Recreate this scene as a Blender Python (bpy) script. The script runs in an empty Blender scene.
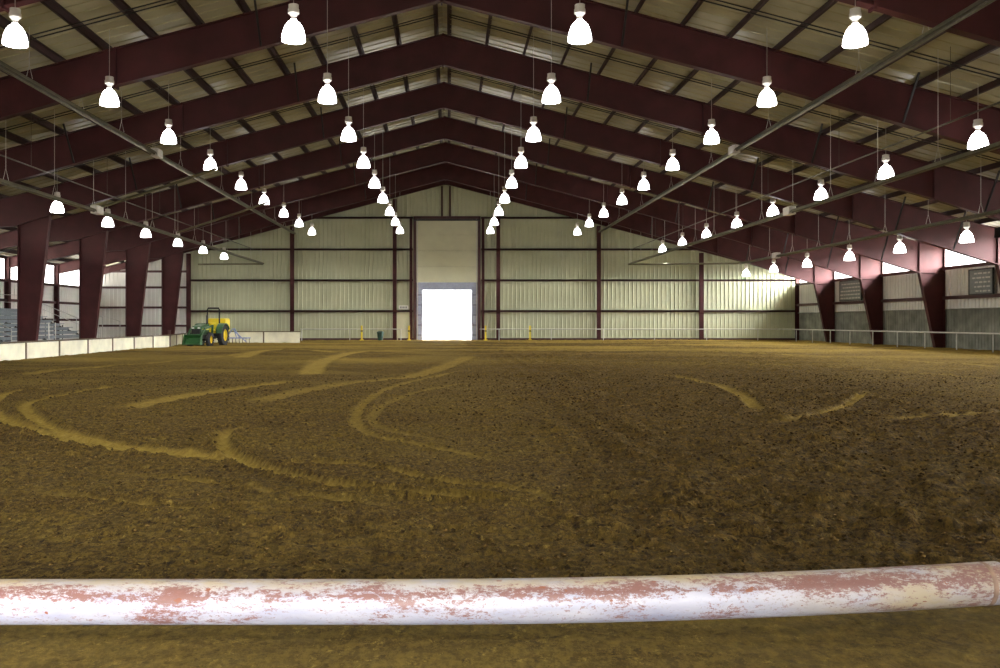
import bpy, math, random
import numpy as np
from mathutils import Vector
random.seed(7)
S = 0.00861          # metres per survey unit
B = 7.62             # bay length of the steel frames, metres
EYE = 1.55
def X(u): return u * S
def Z(h): return EYE + h * S
sc = bpy.context.scene
col = sc.collection
# ---------------------------------------------------------------- camera
cd = bpy.data.cameras.new('camera'); cam = bpy.data.objects.new('camera', cd); col.objects.link(cam)
cam.location = (0, 0, EYE); cam.rotation_euler = (math.pi/2, 0, 0)
cd.sensor_width = 36; cd.lens = 31.86; cd.shift_x = .051; cd.shift_y = -.012
cd.clip_start = .05; cd.clip_end = 2000
sc.camera = cam
# ---------------------------------------------------------------- sky, sun, exposure
w = bpy.data.worlds.new('sky'); sc.world = w; w.use_nodes = True
wn = w.node_tree; bg = wn.nodes['Background']
# bright overcast: the veiled sun makes the sky glow low on the right, behind the viewer's shoulder
wtc = wn.nodes.new('ShaderNodeTexCoord'); wdot = wn.nodes.new('ShaderNodeVectorMath'); wdot.operation = 'DOT_PRODUCT'
wn.links.new(wtc.outputs['Generated'], wdot.inputs[0]); wdot.inputs[1].default_value = Vector((.80, -.42, .42)).normalized()
wr_ = wn.nodes.new('ShaderNodeMapRange'); wr_.interpolation_type = 'SMOOTHSTEP'
wr_.inputs[1].default_value = .25; wr_.inputs[2].default_value = 1; wr_.inputs[3].default_value = 6; wr_.inputs[4].default_value = 175
wn.links.new(wdot.outputs['Value'], wr_.inputs[0]); wn.links.new(wr_.outputs[0], bg.inputs[1])
bg.inputs[0].default_value = (.98, .96, .95, 1)
LAMP_W = 420.0
SHADE_E = 14.0
vs = sc.view_settings
vs.view_transform = 'Standard'; vs.look = 'None'; vs.gamma = 1; vs.use_curve_mapping = False
vs.exposure = -0.38
# ---------------------------------------------------------------- materials
def mat(name, rgb, rough=.6, metal=0, spec=.5, var=.25, scale=6, bump=0, bscale=30, emit=0, ecol=(1,1,1)):
    m = bpy.data.materials.new(name); m.use_nodes = True
    nt = m.node_tree; p = nt.nodes['Principled BSDF']
    p.inputs['Roughness'].default_value = rough; p.inputs['Metallic'].default_value = metal
    p.inputs['Specular IOR Level'].default_value = spec
    tc = nt.nodes.new('ShaderNodeTexCoord')
    n = nt.nodes.new('ShaderNodeTexNoise'); n.inputs['Scale'].default_value = scale; n.inputs['Detail'].default_value = 5
    r = nt.nodes.new('ShaderNodeValToRGB')
    r.color_ramp.elements[0].position = .3; r.color_ramp.elements[1].position = .7
    r.color_ramp.elements[0].color = tuple(c*(1-var) for c in rgb) + (1,)
    r.color_ramp.elements[1].color = tuple(min(1, c*(1+var)) for c in rgb) + (1,)
    nt.links.new(tc.outputs['Object'], n.inputs['Vector']); nt.links.new(n.outputs['Fac'], r.inputs['Fac'])
    nt.links.new(r.outputs['Color'], p.inputs['Base Color'])
    if bump:
        n2 = nt.nodes.new('ShaderNodeTexNoise'); n2.inputs['Scale'].default_value = bscale
        b = nt.nodes.new('ShaderNodeBump'); b.inputs['Strength'].default_value = bump; b.inputs['Distance'].default_value = .02
        nt.links.new(tc.outputs['Object'], n2.inputs['Vector']); nt.links.new(n2.outputs['Fac'], b.inputs['Height'])
        nt.links.new(b.outputs['Normal'], p.inputs['Normal'])
    if emit:
        p.inputs['Emission Color'].default_value = ecol + (1,); p.inputs['Emission Strength'].default_value = emit
    return m
M = dict(
  steel=mat('maroon_steel', (.050, .0108, .011), .6, spec=.25, var=.28, scale=1.3),
  steel2=mat('maroon_purlin', (.035, .013, .012), .6, var=.25, scale=2),
  girt=mat('girt_steel', (.06, .02, .018), .6, var=.2, scale=2),
  dark=mat('black_steel', (.018, .018, .018), .45, .3),
  roof=mat('roof_liner', (.40, .37, .22), .34, var=.16, scale=.55, bump=.35, bscale=1.6),
  wall=mat('pale_metal_wall', (.47, .49, .33), .5, var=.09, scale=.5),
  wallw=mat('white_metal_wall', (.78, .78, .72), .5, var=.08, scale=.5),
  block=mat('grey_lower_wall', (.20, .21, .17), .85, var=.35, scale=1.2),
  heater=mat('aluminium_reflector', (.17, .16, .10), .38, .6, var=.2),
  tube=mat('heater_tube', (.09, .085, .06), .4, .6),
  galv=mat('galvanised_pipe', (.55, .55, .50), .4, .3, var=.12),
  housing=mat('lamp_housing', (.75, .72, .66), .45, var=.08),
  shade=mat('lit_prismatic_shade', (.95, .95, .95), .3, var=.02, emit=SHADE_E, ecol=(1, .97, .98)),
  board=mat('white_kick_board', (.80, .78, .60), .6, var=.12, scale=1.5),
  boardedge=mat('board_frame', (.12, .09, .05), .7),
  doorp=mat('door_panel', (.60, .60, .42), .5, var=.05, scale=1),
  doorf=mat('door_frame', (.30, .33, .44), .5, var=.12),
  green=mat('green_paint', (.008, .075, .012), .35, var=.2),
  yellow=mat('yellow_paint', (.80, .62, .02), .4, var=.08),
  rubber=mat('tyre_rubber', (.022, .022, .024), .8),
  blue=mat('blue_grey_paint', (.25, .32, .55), .5),
  plast=mat('dark_green_plastic', (.01, .05, .035), .5),
  alu=mat('aluminium_plank', (.30, .34, .36), .45, .3, var=.15),
  sign=mat('white_sign', (.75, .75, .70), .5, var=.03),
  grey=mat('notice_board_grey', (.20, .22, .22), .6, var=.15),
  outside=mat('outside_gravel', (.55, .53, .48), .9, var=.1),
)
# ---------------------------------------------------------------- mesh helpers
class MB:
    def __init__(s): s.v = []; s.f = []
    def add(s, v, f):
        o = len(s.v); s.v += [tuple(p) for p in v]; s.f += [tuple(i+o for i in q) for q in f]; return s
    def box(s, x0, x1, y0, y1, z0, z1):
        v = [(x, y, z) for x in (x0, x1) for y in (y0, y1) for z in (z0, z1)]
        return s.add(v, [(0,1,3,2),(4,6,7,5),(0,4,5,1),(2,3,7,6),(0,2,6,4),(1,5,7,3)])
    def beam(s, p, q, w_, h_, up=(0,0,1)):
        p = Vector(p); q = Vector(q); d = (q-p).normalized(); u = Vector(up)
        if abs(d.dot(u)) > .98: u = Vector((0,1,0))
        a = d.cross(u).normalized(); b = a.cross(d)
        v = [c + a*sa*w_/2 + b*sb*h_/2 for c in (p, q) for sa, sb in ((-1,-1),(1,-1),(1,1),(-1,1))]
        return s.add(v, [(3,2,1,0),(4,5,6,7),(0,1,5,4),(1,2,6,5),(2,3,7,6),(3,0,4,7)])
    def path(s, pts, r, n=8, cap=True):
        pts = [Vector(p) for p in pts]; rings = []; prev = None
        for i, p in enumerate(pts):
            d = (pts[min(i+1, len(pts)-1)] - pts[max(i-1, 0)]).normalized()
            u = Vector((0,0,1)) if abs(d.z) < .95 else Vector((0,1,0))
            a = d.cross(u).normalized() if prev is None else (prev - d*prev.dot(d)).normalized()
            prev = a; b = a.cross(d)
            rr = r[i] if isinstance(r, (list, tuple)) else r
            rings.append([p + (a*math.cos(t) + b*math.sin(t))*rr for t in [2*math.pi*k/n for k in range(n)]])
        v = [q for R in rings for q in R]; f = []
        for i in range(len(rings)-1):
            for k in range(n):
                k2 = (k+1) % n
                f.append((i*n+k, i*n+k2, (i+1)*n+k2, (i+1)*n+k))
        if cap: f.append(tuple(range(n))[::-1]); f.append(tuple((len(rings)-1)*n+k for k in range(n)))
        return s.add(v, f)
    def lathe(s, prof, n=20, c=(0,0,0), axis='z', closed=False):
        v = []; f = []
        for r, h in prof:
            for k in range(n):
                t = 2*math.pi*k/n; a, b = r*math.cos(t), r*math.sin(t)
                v.append({'z': (c[0]+a, c[1]+b, c[2]+h), 'x': (c[0]+h, c[1]+a, c[2]+b), 'y': (c[0]+a, c[1]+h, c[2]+b)}[axis])
        m = len(prof)
        for i in range(m if closed else m-1):
            j = (i+1) % m
            for k in range(n):
                k2 = (k+1) % n; f.append((i*n+k, i*n+k2, j*n+k2, j*n+k))
        if not closed: f.append(tuple(range(n))[::-1]); f.append(tuple((m-1)*n+k for k in range(n)))
        return s.add(v, f)
    def prismY(s, poly, y0, y1):          # poly in (x, z)
        n = len(poly); v = [(x, y0, z) for x, z in poly] + [(x, y1, z) for x, z in poly]
        return s.add(v, [tuple(range(n)), tuple(range(n, 2*n))[::-1]] + [(i, i+n, (i+1)%n+n, (i+1)%n) for i in range(n)])
    def prismX(s, poly, x0, x1):          # poly in (y, z)
        n = len(poly); v = [(x0, y, z) for y, z in poly] + [(x1, y, z) for y, z in poly]
        return s.add(v, [tuple(range(n))[::-1], tuple(range(n, 2*n))] + [((i+1)%n, (i+1)%n+n, i+n, i) for i in range(n)])
    def build(s, name, m, parent=None, smooth=False, bevel=0):
        me = bpy.data.meshes.new(name); me.from_pydata(s.v, [], s.f); me.validate()
        me.materials.append(M[m] if isinstance(m, str) else m)
        if smooth:
            me.polygons.foreach_set('use_smooth', [True]*len(me.polygons)); me.set_sharp_from_angle(angle=math.radians(38))
        o = bpy.data.objects.new(name, me); col.objects.link(o)
        if parent: o.parent = parent
        if bevel:
            b = o.modifiers.new('bevel', 'BEVEL'); b.width = bevel; b.segments = 2; b.limit_method = 'ANGLE'
        return o
def tag(o, label=None, cat=None, group=None, kind=None):
    for k, v in (('label', label), ('category', cat), ('group', group), ('kind', kind)):
        if v: o[k] = v
    return o
def empty(name, loc, rz=0):
    o = bpy.data.objects.new(name, None); col.objects.link(o); o.location = loc; o.rotation_euler = (0, 0, rz)
    o.empty_display_size = .2; return o
def copy_tree(o, parent=None):
    kids = list(o.children)
    c = o.copy(); col.objects.link(c); c.parent = parent
    for k in kids: copy_tree(k, c)
    return c
ORD = ['first','second','third','fourth','fifth','sixth','seventh','eighth','ninth','tenth','eleventh','twelfth','thirteenth',
       'fourteenth','fifteenth','sixteenth','seventeenth','eighteenth','nineteenth','twentieth']
RX = -30                                      # ridge, units
def top(x): return 1435 - .264*abs(x-RX)      # top of the rafters
def lerp(pts, x):
    for (a, b), (c, d) in zip(pts, pts[1:]):
        if x <= c: return b + (d-b)*(x-a)/(c-a)
    return pts[-1][1]
BOT = [(0,1285),(1300,945),(2450,615),(2900,475),(3320,345)]
def bot(x):
    a = abs(x-RX)
    if x < -2600: return top(x) - lerp([(2570,170),(3530,70)], a)
    return lerp(BOT, a)
XR, XL = 3480, -3560
YB = 10*B; Y0 = -9.0
PUR = 30                                      # purlin depth, units
# ================================================================= setting
# --- dirt floor
def vnoise(x, y, seed):
    xi = np.floor(x).astype(np.int64); yi = np.floor(y).astype(np.int64)
    fx = x-xi; fy = y-yi; fx = fx*fx*(3-2*fx); fy = fy*fy*(3-2*fy)
    def h(a, b):
        n = (a*374761393 + b*668265263 + seed*1442695041) & 0xffffffff
        n = ((n ^ (n >> 13))*1274126177) & 0xffffffff
        return ((n ^ (n >> 16)) & 0xffff)/65535.0
    return (h(xi,yi)*(1-fx)+h(xi+1,yi)*fx)*(1-fy) + (h(xi,yi+1)*(1-fx)+h(xi+1,yi+1)*fx)*fy
def fbm(x, y, seed, o=4):
    s = 0; a = 1; t = 0
    for i in range(o):
        s = s + a*vnoise(x*2**i, y*2**i, seed+i*17); t += a; a *= .55
    return s/t
def g(px, py):                                # survey bearing -> place on the ground
    d = 1371.75/(py-322.0); return ((px-449)/885*d, d)
tracks = [  # (points on the ground, half width, strength)
 ([g(60,388),g(14,392),g(-8,402),g(-4,416),g(23,429),g(66,438),g(109,448),g(165,454),g(231,461)], .30, 1),
 ([g(150,384),g(99,389),g(36,402),g(25,410),g(43,426),g(82,437),g(132,448),g(214,457),g(262,463)], .26, 1),
 ([g(247,426),g(228,432),g(221,442),g(231,454),g(257,465),g(297,475),g(330,483),g(429,495),g(561,508),g(584,511)], .22, 1.3),
 ([g(262,462),g(330,462),g(380,466),g(439,480),g(515,488),g(561,503)], .14, .9),
 ([g(462,370),g(396,386),g(366,403),g(356,419),g(370,434),g(412,442),g(462,452),g(505,462)], .2, .55),
 ([g(470,382),g(420,392),g(385,405),g(372,418),g(385,428),g(440,440)], .2, .4),
 ([g(660,375),g(711,384),g(742,396),g(759,413)], .3, .7),
 ([g(772,422),g(813,417),g(847,405),g(867,391)], .2, .8),
 ([g(880,424),g(930,418),g(1010,412)], .3, .5),
 ([g(0,488),g(60,492),g(160,505),g(300,512)], .12, .5),
 ([g(100,470),g(200,480),g(320,496),g(420,510)], .12, .5),
 ([g(905,487),g(960,490),g(1020,494)], .12, .7),
 ([g(240,358),g(262,351),g(300,350),g(345,353)], .7, .8),
 ([g(310,375),g(322,362),g(360,352),g(440,349)], .6, .8),
 ([g(115,412),g(160,402),g(215,392),g(300,380)], .45, .7),
 ([g(250,404),g(300,392),g(345,384),g(420,374),g(470,356)], .5, .5),
 ([g(20,376),g(90,368),g(190,360),g(260,352)], .5, .6),
 ([g(560,356),g(700,352),g(860,358),g(1010,368)], .5, .5),
 ([g(640,364),g(800,366),g(1000,380)], .35, .4),
]
def smooth(p, n=6):
    p = [Vector((*q, 0)) for q in p]; out = []
    for i in range(len(p)-1):
        a, b, c, d = p[max(i-1,0)], p[i], p[i+1], p[min(i+2, len(p)-1)]
        for k in range(n):
            t = k/n
            q = .5*((2*b) + (c-a)*t + (2*a-5*b+4*c-d)*t*t + (3*b-a-3*c+d)*t**3); out.append((q.x, q.y))
    out.append((p[-1].x, p[-1].y)); return out
TR = [(smooth(p), hw*(.44 if hw < .4 else .6), s) for p, hw, s in tracks]
def ground(x, y, fine):
    """height, pale mask (packed dirt, lightened foreground), rough mask"""
    pale = np.zeros_like(x); h = np.zeros_like(x)
    wob = (fbm(x*1.1, y*1.1, 5, 3)-.5)*.5
    for pts, hw, s in TR:
        P = np.array(pts); lo = P.min(0)-2; hi = P.max(0)+2
        idx = np.where((x > lo[0]) & (x < hi[0]) & (y > lo[1]) & (y < hi[1]))[0]
        if not len(idx): continue
        xs = x[idx]; ys = y[idx]; best = np.full(len(idx), 1e9); al = np.zeros(len(idx)); L = 0
        for (ax, ay), (bx, by) in zip(pts, pts[1:]):
            dx, dy = bx-ax, by-ay; l2 = dx*dx+dy*dy+1e-9; l = math.sqrt(l2)
            t = np.clip(((xs-ax)*dx+(ys-ay)*dy)/l2, 0, 1)
            dd = np.hypot(xs-ax-t*dx, ys-ay-t*dy); m = dd < best
            best[m] = dd[m]; al[m] = (L+t*l)[m]; L += l
        fade = np.clip(np.minimum(al, L-al)/1.0, .0, 1)
        e = (best + wob[idx]*hw*1.2)/hw
        core = np.clip((1.25-e)*2, 0, 1)*fade
        tread = .5+.5*np.sin((al + best*.8)*2*math.pi/.28)
        h[idx] += -.035*s*core*(.6+.5*tread*(hw < .35)) + .04*s*np.exp(-((e-1.7)/.35)**2)*fade
        pale[idx] = np.maximum(pale[idx], core*min(1, s)*(.75+.25*tread))
    # tilled strip that runs up the arena right of the middle, and rough foreground
    till = np.clip((x - .5 - .12*y*0)/2.0, 0, 1)*np.clip((9.5+.18*y-x)/4, 0, 1)
    fur = np.sin((x + .25*vnoise(x*.3, y*.15, 9))*2*math.pi/.55)
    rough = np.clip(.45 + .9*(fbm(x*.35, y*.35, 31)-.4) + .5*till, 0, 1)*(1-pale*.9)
    h += (fbm(x*.22, y*.22, 3, 3)-.5)*.10
    till2 = till*np.clip((vnoise(x*.5, y*.16, 23)-.25)*2, 0, 1)
    h += .022*fur*till2*np.clip((y-7)/5, 0, 1)
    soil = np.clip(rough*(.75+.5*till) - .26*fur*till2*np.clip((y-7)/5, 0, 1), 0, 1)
    h += .008*np.sin((y + .7*vnoise(x*.35, y*.6, 12))*2*math.pi/.62)*np.clip((13-y)/5, 0, 1)*(1-pale)
    n1 = fbm(x*3.6, y*4.2, 41, 4); clod = np.clip((n1-.45)*3.2, 0, 1)
    h += rough*clod*.06
    if fine:
        fk = np.clip((21-y)/8, 0, 1)
        n2 = fbm(x*8, y*11, 51, 3); h += fk*(.35+rough)*np.clip((n2-.42)*3, 0, 1)*.030
        n3 = fbm(x*22, y*26, 61, 2); h += fk*(.3+.8*rough)*(n3-.5)*.014
    drift = fbm(x*.13+3, y*.3, 71, 3)
    pale = np.maximum(pale, np.clip((drift-.52)*4, 0, 1)*.55*np.clip((-x+2)/6, 0, 1)*np.clip((y-14)/15, 0, 1))
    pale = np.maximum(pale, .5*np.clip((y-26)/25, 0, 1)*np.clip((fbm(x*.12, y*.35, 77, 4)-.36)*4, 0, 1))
    pale = np.maximum(pale, np.clip((5.3-y)/.5, 0, 1)*np.clip(.15+.75*fbm(x*1.3, y*3, 91, 4), 0, 1)*.45)  # near ground painted paler to lift the dark around the pipe
    # by the pipe and under it the ground lies level
    k = np.clip((y-5.2)/1.2, .0, 1); h = h*(.25+.75*k) - .02*(1-k)
    return h, pale, soil
def dirt_mat():
    m = bpy.data.materials.new('arena_dirt'); m.use_nodes = True; nt = m.node_tree; L = nt.links
    p = nt.nodes['Principled BSDF']; p.inputs['Roughness'].default_value = .92; p.inputs['Specular IOR Level'].default_value = .15
    tc = nt.nodes.new('ShaderNodeTexCoord'); at = nt.nodes.new('ShaderNodeAttribute'); at.attribute_name = 'soil'
    sp = nt.nodes.new('ShaderNodeSeparateColor'); L.new(at.outputs['Color'], sp.inputs[0])
    def noise(sx, sy, det=6, rgh=.6):
        mp = nt.nodes.new('ShaderNodeMapping'); mp.inputs['Scale'].default_value = (sx, sy, 1)
        n = nt.nodes.new('ShaderNodeTexNoise'); n.inputs['Scale'].default_value = 1; n.inputs['Detail'].default_value = det
        n.inputs['Roughness'].default_value = rgh
        L.new(tc.outputs['Object'], mp.inputs['Vector']); L.new(mp.outputs['Vector'], n.inputs['Vector']); return n.outputs['Fac']
    def ramp(f, a, b, ca, cb):
        r = nt.nodes.new('ShaderNodeValToRGB'); e = r.color_ramp.elements
        e[0].position = a; e[1].position = b; e[0].color = (*ca, 1); e[1].color = (*cb, 1); L.new(f, r.inputs['Fac']); return r.outputs['Color']
    def mix(f, a, b):
        x = nt.nodes.new('ShaderNodeMix'); x.data_type = 'RGBA'
        if isinstance(f, float): x.inputs[0].default_value = f
        else: L.new(f, x.inputs[0])
        L.new(a, x.inputs[6]); L.new(b, x.inputs[7]); return x.outputs[2]
    def v2(f, a, b):
        r = nt.nodes.new('ShaderNodeMapRange'); r.inputs[1].default_value = a; r.inputs[2].default_value = b; L.new(f, r.inputs[0]); return r.outputs[0]
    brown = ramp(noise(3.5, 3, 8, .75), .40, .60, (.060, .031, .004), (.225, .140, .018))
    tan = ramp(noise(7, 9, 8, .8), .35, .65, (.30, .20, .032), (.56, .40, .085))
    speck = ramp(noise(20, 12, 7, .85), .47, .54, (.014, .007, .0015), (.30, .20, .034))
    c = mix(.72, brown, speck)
    broad_tone = ramp(noise(.22, .6, 6, .7), .38, .64, (.070, .033, .004), (.26, .18, .024))  # broad soil tone, varying at random
    c = mix(.30, c, broad_tone)
    # clod shading painted into the colour: dark flecks, then pale crumbs
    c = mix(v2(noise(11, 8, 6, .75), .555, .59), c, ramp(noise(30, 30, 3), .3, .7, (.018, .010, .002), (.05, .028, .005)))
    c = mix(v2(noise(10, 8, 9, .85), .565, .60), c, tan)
    clod_shade = nt.nodes.new('ShaderNodeMath'); clod_shade.operation = 'MULTIPLY'; clod_shade.inputs[1].default_value = .62  # clod shade painted in, strongest on rough tilled ground
    L.new(sp.outputs[1], clod_shade.inputs[0])
    c = mix(clod_shade.outputs[0], c, ramp(noise(12, 10, 8, .85), .46, .56, (.012, .006, .0015), (.17, .10, .017)))
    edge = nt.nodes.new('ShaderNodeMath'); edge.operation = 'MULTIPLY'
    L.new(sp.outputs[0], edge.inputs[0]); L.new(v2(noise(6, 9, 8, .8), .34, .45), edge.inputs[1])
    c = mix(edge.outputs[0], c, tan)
    L.new(c, p.inputs['Base Color'])
    b = nt.nodes.new('ShaderNodeBump'); b.inputs['Strength'].default_value = 1; b.inputs['Distance'].default_value = .11
    L.new(noise(16, 11, 10, .85), b.inputs['Height'])
    L.new(b.outputs['Normal'], p.inputs['Normal'])
    return m
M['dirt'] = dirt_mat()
V = []; F = []; A = []; off = 0
for (x0, x1, y0, y1, dx, dy, fine) in [(-5.2, 5.2, 2.6, 8, .03, .022, 1), (-10.2, 14, 7.85, 20, .06, .045, 1), (-19, 22, 19.6, 40, .12, .085, 0), (-31, 31, 39.6, YB+.3, .20, .13, 0), (-31, -18.9, 19.6, 40, .3, .2, 0), (21.9, 31, 19.6, 40, .3, .2, 0),
                                       (-31, -5.1, 2.6, 8, .4, .3, 0), (5.1, 31, 2.6, 8, .4, .3, 0), (-31, -10.1, 7.8, 20, .25, .2, 0), (13.9, 31, 7.8, 20, .25, .2, 0), (-31, 31, Y0-.5, 2.7, .5, .4, 0), (-31, 31, Y0-.5, YB+.3, 31, 40, -1)]:
    nx = int(round((x1-x0)/dx)); ny = int(round((y1-y0)/dy))
    gx, gy = np.meshgrid(np.linspace(x0, x1, nx+1), np.linspace(y0, y1, ny+1))
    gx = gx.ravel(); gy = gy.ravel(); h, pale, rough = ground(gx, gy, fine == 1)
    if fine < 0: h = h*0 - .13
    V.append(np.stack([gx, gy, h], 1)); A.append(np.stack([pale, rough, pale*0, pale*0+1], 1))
    i = np.arange(nx)[None, :] + np.arange(ny)[:, None]*(nx+1) + off
    F.append(np.stack([i, i+1, i+nx+2, i+nx+1], -1).reshape(-1, 4)); off += len(gx)
V = np.concatenate(V); F = np.concatenate(F); A = np.concatenate(A)
me = bpy.data.meshes.new('floor'); me.vertices.add(len(V)); me.vertices.foreach_set('co', V.astype(np.float32).ravel())
me.loops.add(F.size); me.loops.foreach_set('vertex_index', F.astype(np.int32).ravel())
me.polygons.add(len(F)); me.polygons.foreach_set('loop_start', np.arange(0, F.size, 4, dtype=np.int32))
me.update(calc_edges=True)
me.polygons.foreach_set('use_smooth', [True]*len(F))
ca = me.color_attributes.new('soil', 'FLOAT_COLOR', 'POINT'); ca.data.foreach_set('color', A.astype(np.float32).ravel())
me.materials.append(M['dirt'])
fl = bpy.data.objects.new('floor', me); col.objects.link(fl); tag(fl, 'brown churned dirt floor with pale curving tyre tracks', kind='structure')
# loose clods of earth lying on the churned ground
rg = np.random.default_rng(5); N = 34000
u = rg.random(N); cy = 4.9 + 21*u**1.6; cx = (rg.random(N)*2-1)*(3.2+.66*cy)
ch, cp, cr = ground(cx, cy, True)
keep = (rg.random(N) < .12 + .8*cr) & (cp < .4) & (cx < 27)
cx, cy, ch = cx[keep], cy[keep], ch[keep]; N = len(cx)
rad = .006 + .020*rg.random(N)**2.5 + .0005*cy
base = np.array([(1,0,0),(.3,.95,0),(-.8,.6,0),(-.8,-.6,0),(.3,-.95,0),(0,0,1),(0,0,-1)])
vv = base[None]*rg.uniform(.6, 1.3, (N, 7, 1))*rad[:, None, None]*np.array([1, 1, .6]) + np.stack([cx, cy, ch+rad*.25], 1)[:, None]
ff = np.array([(i, (i+1) % 5, 5) for i in range(5)] + [((i+1) % 5, i, 6) for i in range(5)])[None] + (np.arange(N)*7)[:, None, None]
me = bpy.data.meshes.new('dirt_clods'); me.vertices.add(N*7); me.vertices.foreach_set('co', vv.astype(np.float32).ravel())
me.loops.add(N*30); me.loops.foreach_set('vertex_index', ff.astype(np.int32).ravel())
me.polygons.add(N*10); me.polygons.foreach_set('loop_start', np.arange(0, N*30, 3, dtype=np.int32)); me.update(calc_edges=True)
me.materials.append(mat('loose_earth', (.058, .034, .008), .95, spec=.1, var=.8, scale=14))
o = bpy.data.objects.new('dirt_clods', me); col.objects.link(o)
tag(o, 'loose brown clods and crumbs of earth strewn over the arena floor', 'dirt', kind='stuff')
o = MB().box(-400, 400, YB+.32, 600, -.3, -.06).box(XR*S+.35, 400, -300, YB+.32, -.3, -.06).box(-400, XL*S-.35, -300, YB+.32, -.3, -.06).box(XL*S-.35, XR*S+.35, -300, Y0-.52, -.3, -.06).build('ground_outside', 'outside')
tag(o, kind='structure')
# --- ceiling (liner panels between the purlins, with shallow standing seams)
m = MB()
def roofz(x): return Z(top(x)+PUR)
for side in (-1, 1):
    xe = XL-70 if side < 0 else XR+70
    a, b = sorted((X(RX), X(xe)))
    ys = []; y = Y0-.6
    while y < YB+.6: ys += [(y, 0), (y+.55, 0), (y+.575, -.03), (y+.60, 0)]; y += .6
    v = []; f = []
    for xx in (a, b):
        for y, dz in ys: v.append((xx, y, roofz(xx/S)+dz))
    n = len(ys)
    for i in range(n-1): f.append((i, i+1, n+i+1, n+i))
    m.add(v, f); m.add([(p[0], p[1], p[2]+.12) for p in v], [q[::-1] for q in f])
tag(m.build('ceiling', 'roof'), 'pale sloping roof liner panels between dark purlins', kind='structure')
# --- ribbed sheet walls
def ribbed(mb, a, b, zlo, zhi, plane, face, pitch=.36, depth=.06):
    """vertical ribs from a to b; zlo/zhi functions; plane(t, offset)->(x,y); """
    ts = []; t = a
    while t < b-1e-6:
        for dt, o_ in ((0, 0), (pitch*.70, 0), (pitch*.78, depth), (pitch*.90, depth), (pitch*.98, 0)):
            if t+dt < b: ts.append((t+dt, o_))
        t += pitch
    ts.append((b, 0))
    v = []; f = []
    for t, o_ in ts:
        x, y = plane(t, o_); v += [(x, y, zlo(t)), (x, y, zhi(t))]
    for i in range(len(ts)-1): f.append((2*i, 2*i+2, 2*i+3, 2*i+1))
    # backing sheet gives the wall its thickness
    k = len(v)
    for t in (a, (a+b)/2, b):
        x, y = plane(t, -.1); v += [(x, y, zlo(t)), (x, y, zhi(t))]
    f += [(k, k+1, k+3, k+2), (k+2, k+3, k+5, k+4)]
    mb.add(v, f)
DX0, DX1, DZ = X(-340), X(300), Z(1040)       # tall door opening in the end wall
farp = lambda t, o_: (t, YB-o_)
m = MB(); rz = lambda t: roofz(t/S)-.05
ribbed(m, X(-2590), DX0, lambda t: -.1, rz, farp, 1)
ribbed(m, DX1, X(XR), lambda t: -.1, rz, farp, 1)
ribbed(m, DX0, X(RX), lambda t: DZ, rz, farp, 1)
ribbed(m, X(RX), DX1, lambda t: DZ, rz, farp, 1)
tag(m.build('wall_far', 'wall'), 'pale green ribbed metal end wall', kind='structure')
m = MB(); ribbed(m, X(XL), X(-2590), lambda t: -.1, rz, farp, 1)
tag(m.build('wall_far_stands', 'wallw'), 'white ribbed end wall behind the stands', kind='structure')
m = MB(); ribbed(m, Y0, YB, lambda t: Z(88)+.02, lambda t: Z(372), lambda t, o_: (X(XR)-o_, t), 1)
wr = tag(m.build('wall_right', 'wallw'), 'white ribbed side wall under an open daylight strip', kind='structure')
m = MB(); ribbed(m, Y0, YB, lambda t: -.1, lambda t: Z(88)+.02, lambda t, o_: (X(XR)-.03-o_, t), 1, .30, .03)
m.box(X(XR)-.16, X(XR)+.05, Y0, YB, Z(88)-.02, Z(88)+.03)
m.build('lower_wall', 'block', wr)
m = MB(); ribbed(m, Y0, YB, lambda t: -.1, lambda t: Z(331), lambda t, o_: (X(XL)+o_, t), 1)
tag(m.build('wall_left', 'wallw'), 'white ribbed wall behind the stands', kind='structure')
m = MB(); rp = lambda t, o_: (t, Y0+o_)
ribbed(m, X(XL), -5, lambda t: -.1, rz, rp, 1); ribbed(m, 5, X(XR), lambda t: -.1, rz, rp, 1)
ribbed(m, -5, 0, lambda t: 5, rz, rp, 1); ribbed(m, 0, 5, lambda t: 5, rz, rp, 1)
tag(m.build('wall_near', 'wall'), kind='structure')
m = MB()                                      # dark base strips
m.box(X(XL), DX0, YB-.12, YB-.045, -.05, .16).box(DX1, X(XR)-.1, YB-.12, YB-.045, -.05, .16)
tag(m.build('baseboard_far', 'girt'), kind='structure')
# --- tall sectional door with the daylight opening
m = MB().box(DX0-.12, DX0+.12, YB-.30, YB+.12, 0, DZ).box(DX1-.12, DX1+.12, YB-.30, YB+.12, 0, DZ).box(DX0-.12, DX1+.12, YB-.30, YB+.12, DZ-.12, DZ+.12)
door = tag(m.build('door_1', 'girt'), 'tall sectional door, half raised, daylight under it', kind='structure')
zt, zb = DZ-.10, Z(395)
MB().box(DX0+.1, DX1-.1, YB-.035, YB+.02, zb, DZ-.05).build('backing_sheet', 'girt', door)
hgt = (zt-zb)/4
for i in range(4):
    MB().box(DX0+.11, DX1-.11, YB-.12, YB-.04, zb+i*hgt+.004, zb+(i+1)*hgt-.004).build('door_panel', 'doorp', door, bevel=.01)
MB().box(DX0+.18, DX0+.24, YB-.22, YB-.14, 0, zt).build('door_track', 'galv', door)
MB().box(DX1-.24, DX1-.18, YB-.22, YB-.14, 0, zt).build('door_track', 'galv', door)
OX0, OX1, OZ = X(-265), X(225), Z(320)
m = MB().box(DX0+.1, DX1-.1, YB-.10, YB+.04, OZ, zb+.02).box(DX0+.1, OX0, YB-.10, YB+.04, 0, OZ).box(OX1, DX1-.1, YB-.10, YB+.04, 0, OZ)
m.build('lower_frame', 'doorf', door)
m = MB()
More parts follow.
